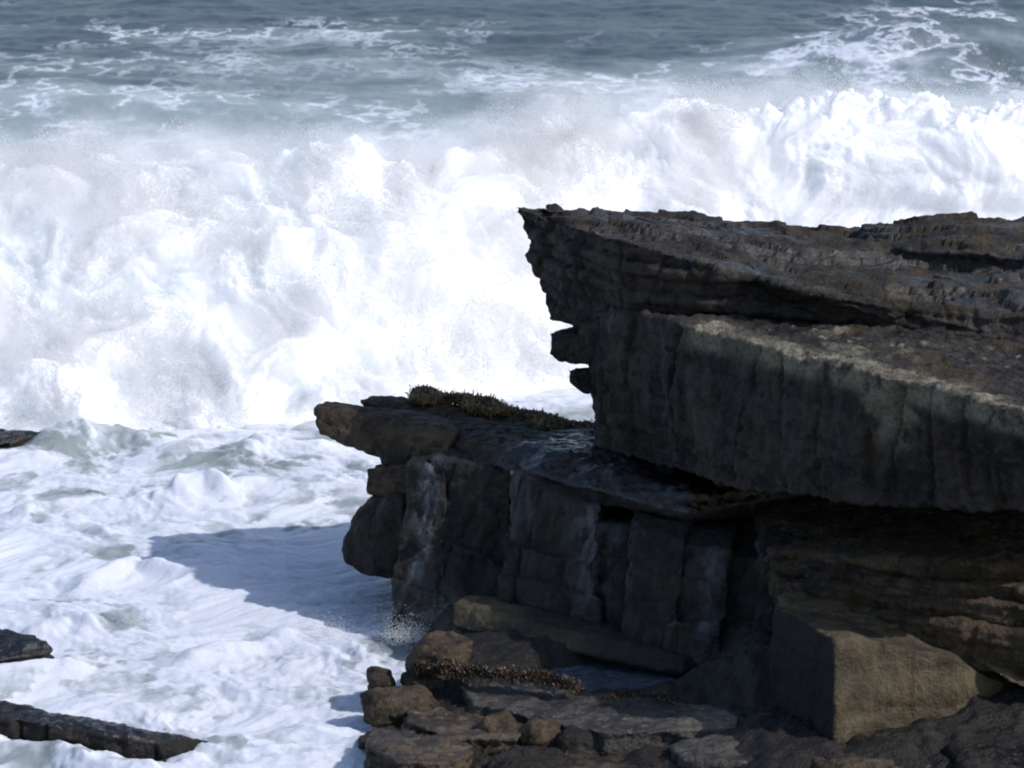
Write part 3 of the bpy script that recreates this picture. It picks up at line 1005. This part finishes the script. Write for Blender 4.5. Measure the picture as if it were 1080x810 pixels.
px_ = fx * (yf + 2)
Pw = np.stack([px_.ravel(), yb.ravel(), zb.ravel()], 1)
R = rightness.ravel()
V1 = VV.ravel()
g = Pw.reshape(nv, nu, 3)
du = np.gradient(g, axis=1).reshape(-1, 3)
dv = np.gradient(g, axis=0).reshape(-1, 3)
N = np.cross(du, dv)
N /= np.linalg.norm(N, axis=1, keepdims=True) + 1e-9
N[N[:, 2] < -.2] *= -1
wp = .5 * np.stack([fbm(Pw * .5 + 3, 2), fbm(Pw * .5 + 50, 2), fbm(Pw * .5 + 90, 2)], 1)
Q = Pw + wp
turb = puff(Q * .5, 2, .5) * .26 + puff(Q * 1.3 + 7, 4, .55) * .11 + .10 * fbm(Q * 1.1, 4)
smooth_b = puff(Q * np.array([.6, .6, .6]) + 2, 2) * .16 + puff(Q * np.array([2.0, 2.0, 1.3]), 4, .5) * .05
lipz = np.exp(-((V1 - 1.0) / .12) ** 2)
amp = sstep(-.02, .18, V1)
d = amp * ((1 - R) * turb + R * (smooth_b + lipz * puff(Q * 2.2 + 5, 4, .55) * .14))
tum = sstep(740, 850, pxs)[uu].ravel() * sstep(905, 870, pxs)[uu].ravel()
d += tum * amp * billow(Q * np.array([2.0, 2.0, .9]) + 77, 3, .5) * .09
Pw2 = Pw + N * d[:, None]
# thrown-up ropes of foam along the lip on the right
Pw2[:, 2] += lipz * (.16 * np.clip(fbm(Q * np.array([1.7, 1.4, 1.2]) + 60, 3), 0, 1) * (R + .4 * tum))
i = np.arange(nu * nv).reshape(nv, nu)
q = np.stack([i[:-1, :-1].ravel(), i[:-1, 1:].ravel(), i[1:, 1:].ravel(), i[1:, :-1].ravel()], 1)
base = np.array([0, 48.0, 0])
me = mesh_np('breaking_wave', Pw2 - base, q)
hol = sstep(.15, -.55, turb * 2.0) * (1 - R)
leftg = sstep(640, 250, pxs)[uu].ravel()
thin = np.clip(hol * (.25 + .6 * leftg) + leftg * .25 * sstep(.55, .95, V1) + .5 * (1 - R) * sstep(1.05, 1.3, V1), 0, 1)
attr(me, 'thin', thin)
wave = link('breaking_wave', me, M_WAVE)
wave.location = base
tag(wave, 'huge white breaking wave crashing behind the dark rock ledge', 'wave')


def drops(name, cen, sizes, label):
    n = len(cen)
    tet = np.array([(1, 1, 1), (1, -1, -1), (-1, 1, -1), (-1, -1, 1)], float) * .75
    ft = np.array([(0, 1, 2), (0, 3, 1), (0, 2, 3), (1, 3, 2)])
    ft = ft[:, ::-1]
    sg = RNG.choice([-1.0, 1.0], (n, 1, 2))
    tt = np.repeat(tet[None], n, 0)
    tt[:, :, :2] *= sg
    V = cen[:, None, :] + tt * sizes[:, None, None] * RNG.uniform(.6, 1.4, (n, 4, 1))
    T = ft[None] + (np.arange(n) * 4)[:, None, None]
    b = V.reshape(-1, 3).mean(0)
    me = mesh_np(name, V.reshape(-1, 3) - b, None, T.reshape(-1, 3), smooth=False)
    o = link(name, me, M_DROP)
    o.location = b
    return tag(o, label, 'spray', kind='stuff')


def spray_cloud(n, spread, up, size, edge):
    pick = RNG.randint(0, len(Pw2), n)
    q = Pw2[pick]
    clump = np.clip(.5 + 1.1 * fbm(q * .7 + 33, 3), .08, 1.6)
    w = (1 - .75 * R[pick]) * np.clip(clump, .15, 1)
    if edge:
        w = w * np.exp(-((V1[pick] - 1.0) / .14) ** 2)
    k = (RNG.rand(n) < w) & (V1[pick] > .05) & (V1[pick] < 1.3)
    pick, q, clump = pick[k], q[k], clump[k]
    m = len(pick)
    off = np.minimum(RNG.exponential(1.0, m), 2.3) * spread * clump
    c = q + N[pick] * off[:, None] + RNG.normal(size=(m, 3)) * .04 + np.array([-.1, .2, 1.0]) * (off * up)[:, None]
    ok = c[:, 2] < crest[np.minimum(pick % nu, nu - 1), 2] + .45 + .3 * RNG.rand(m)
    return c[ok], RNG.uniform(size[0], size[1], m)[ok]


c1, s1 = spray_cloud(1000000, .28, .3, (.005, .011), False)
c2, s2 = spray_cloud(900000, .16, .4, (.004, .009), True)
drops('spray', np.concatenate([c1, c2]), np.concatenate([s1, s2]), 'fine white spray flying off the breaking wave')

sc_ = []
for (a, b), m in (((418, 652), 1500), ((428, 672), 2600), ((440, 676), 1800), ((372, 602), 500), ((345, 668), 900)):
    c0 = on(a, b, .12)
    e = RNG.normal(size=(m, 3)) * np.array([.16, .10, .03])
    e[:, 2] += RNG.exponential(.06, m)
    sc_.append(c0 + e)
sc_ = np.concatenate(sc_)
drops('splash', sc_, RNG.uniform(.0018, .0055, len(sc_)), 'small white splashes where the wash hits the foot of the shelf')

# ------------------------------------------------------------------ mist hanging on the wave
st_u, st_v = 14, 9
gi = np.arange(0, nv, st_v)
gj = np.arange(0, nu, st_u)
Ns = N.reshape(nv, nu, 3)[gi][:, gj].reshape(-1, 3)
Ps = g[gi][:, gj].reshape(-1, 3)
Vs = VV[gi][:, gj].ravel()
Rs = rightness[gi][:, gj].ravel()
keep = gi[VV[gi][:, 0] < 1.35]
nr, nc = len(keep), len(gj)
m_ = nr * nc
Ns, Ps, Vs, Rs = Ns[:m_], Ps[:m_], Vs[:m_], Rs[:m_]
thick = (1 - .72 * Rs) * (.55 + .35 * np.clip(fbm(Ps * .45 + 12, 3), -.6, 1)) * sstep(-.02, .25, Vs) + .05
plume = np.exp(-((Vs - 1.0) / .16) ** 2)
outer = Ps + Ns * (thick + .15)[:, None] + np.array([0, .25, 1.0]) * (plume * thick * .25)[:, None]
inner = Ps - Ns * .55
Vm = np.concatenate([outer, inner])
ii = np.arange(m_).reshape(nr, nc)
qa = np.stack([ii[:-1, :-1].ravel(), ii[:-1, 1:].ravel(), ii[1:, 1:].ravel(), ii[1:, :-1].ravel()], 1)
qb = qa[:, ::-1] + m_
rim = np.concatenate([ii[0, :], ii[1:, -1], ii[-1, -2::-1], ii[-2:0:-1, 0]])
rn = np.roll(rim, -1)
qc = np.stack([rn, rim, rim + m_, rn + m_], 1)
bm_ = Vm.mean(0)
me = mesh_np('spray_mist', Vm - bm_, np.concatenate([qa, qb, qc]))
t = NT('mist')
vol = t.n('ShaderNodeVolumePrincipled')
vol.inputs['Color'].default_value = (.999, .999, .999, 1)
vol.inputs['Anisotropy'].default_value = .2
inf = t.n('ShaderNodeAttribute')
inf.attribute_name = 'density'
nz = t.noise(t.pos((1, 1, 1)), 1.1, 5, .62)
dn = t.math('MULTIPLY', inf.outputs['Fac'], t.ramp(nz, .40, .66, .05, 1.0))
t.l(t.math('MULTIPLY', dn, MIST), vol.inputs['Density'])
vol.inputs['Density Attribute'].default_value = ''
t.l(vol.outputs[0], t.out.inputs['Volume'])
M_MIST = t.m
mist = link('spray_mist', me, M_MIST)
mist.location = bm_
tag(mist, 'white mist of fine spray hanging over the face of the breaking wave', 'spray', kind='stuff')
ng = bpy.data.node_groups.new('mist_volume', 'GeometryNodeTree')
ng.interface.new_socket('Geometry', in_out='INPUT', socket_type='NodeSocketGeometry')
ng.interface.new_socket('Geometry', in_out='OUTPUT', socket_type='NodeSocketGeometry')
gin = ng.nodes.new('NodeGroupInput')
gout = ng.nodes.new('NodeGroupOutput')
m2v = ng.nodes.new('GeometryNodeMeshToVolume')
m2v.resolution_mode = 'VOXEL_SIZE'
m2v.inputs['Density'].default_value = 1.0
m2v.inputs['Voxel Size'].default_value = .11
m2v.inputs['Interior Band Width'].default_value = .75
sm = ng.nodes.new('GeometryNodeSetMaterial')
sm.inputs['Material'].default_value = M_MIST
ng.links.new(gin.outputs[0], m2v.inputs[0])
ng.links.new(m2v.outputs[0], sm.inputs[0])
ng.links.new(sm.outputs[0], gout.inputs[0])
mist.modifiers.new('mist', 'NODES').node_group = ng

S.cycles.volume_step_rate = 1.6
S.cycles.volume_bounces = 6
S.cycles.use_denoising = True
S.cycles.filter_width = 2.0
S.cycles.max_bounces = 9
S.cycles.caustics_reflective = False
S.cycles.caustics_refractive = False
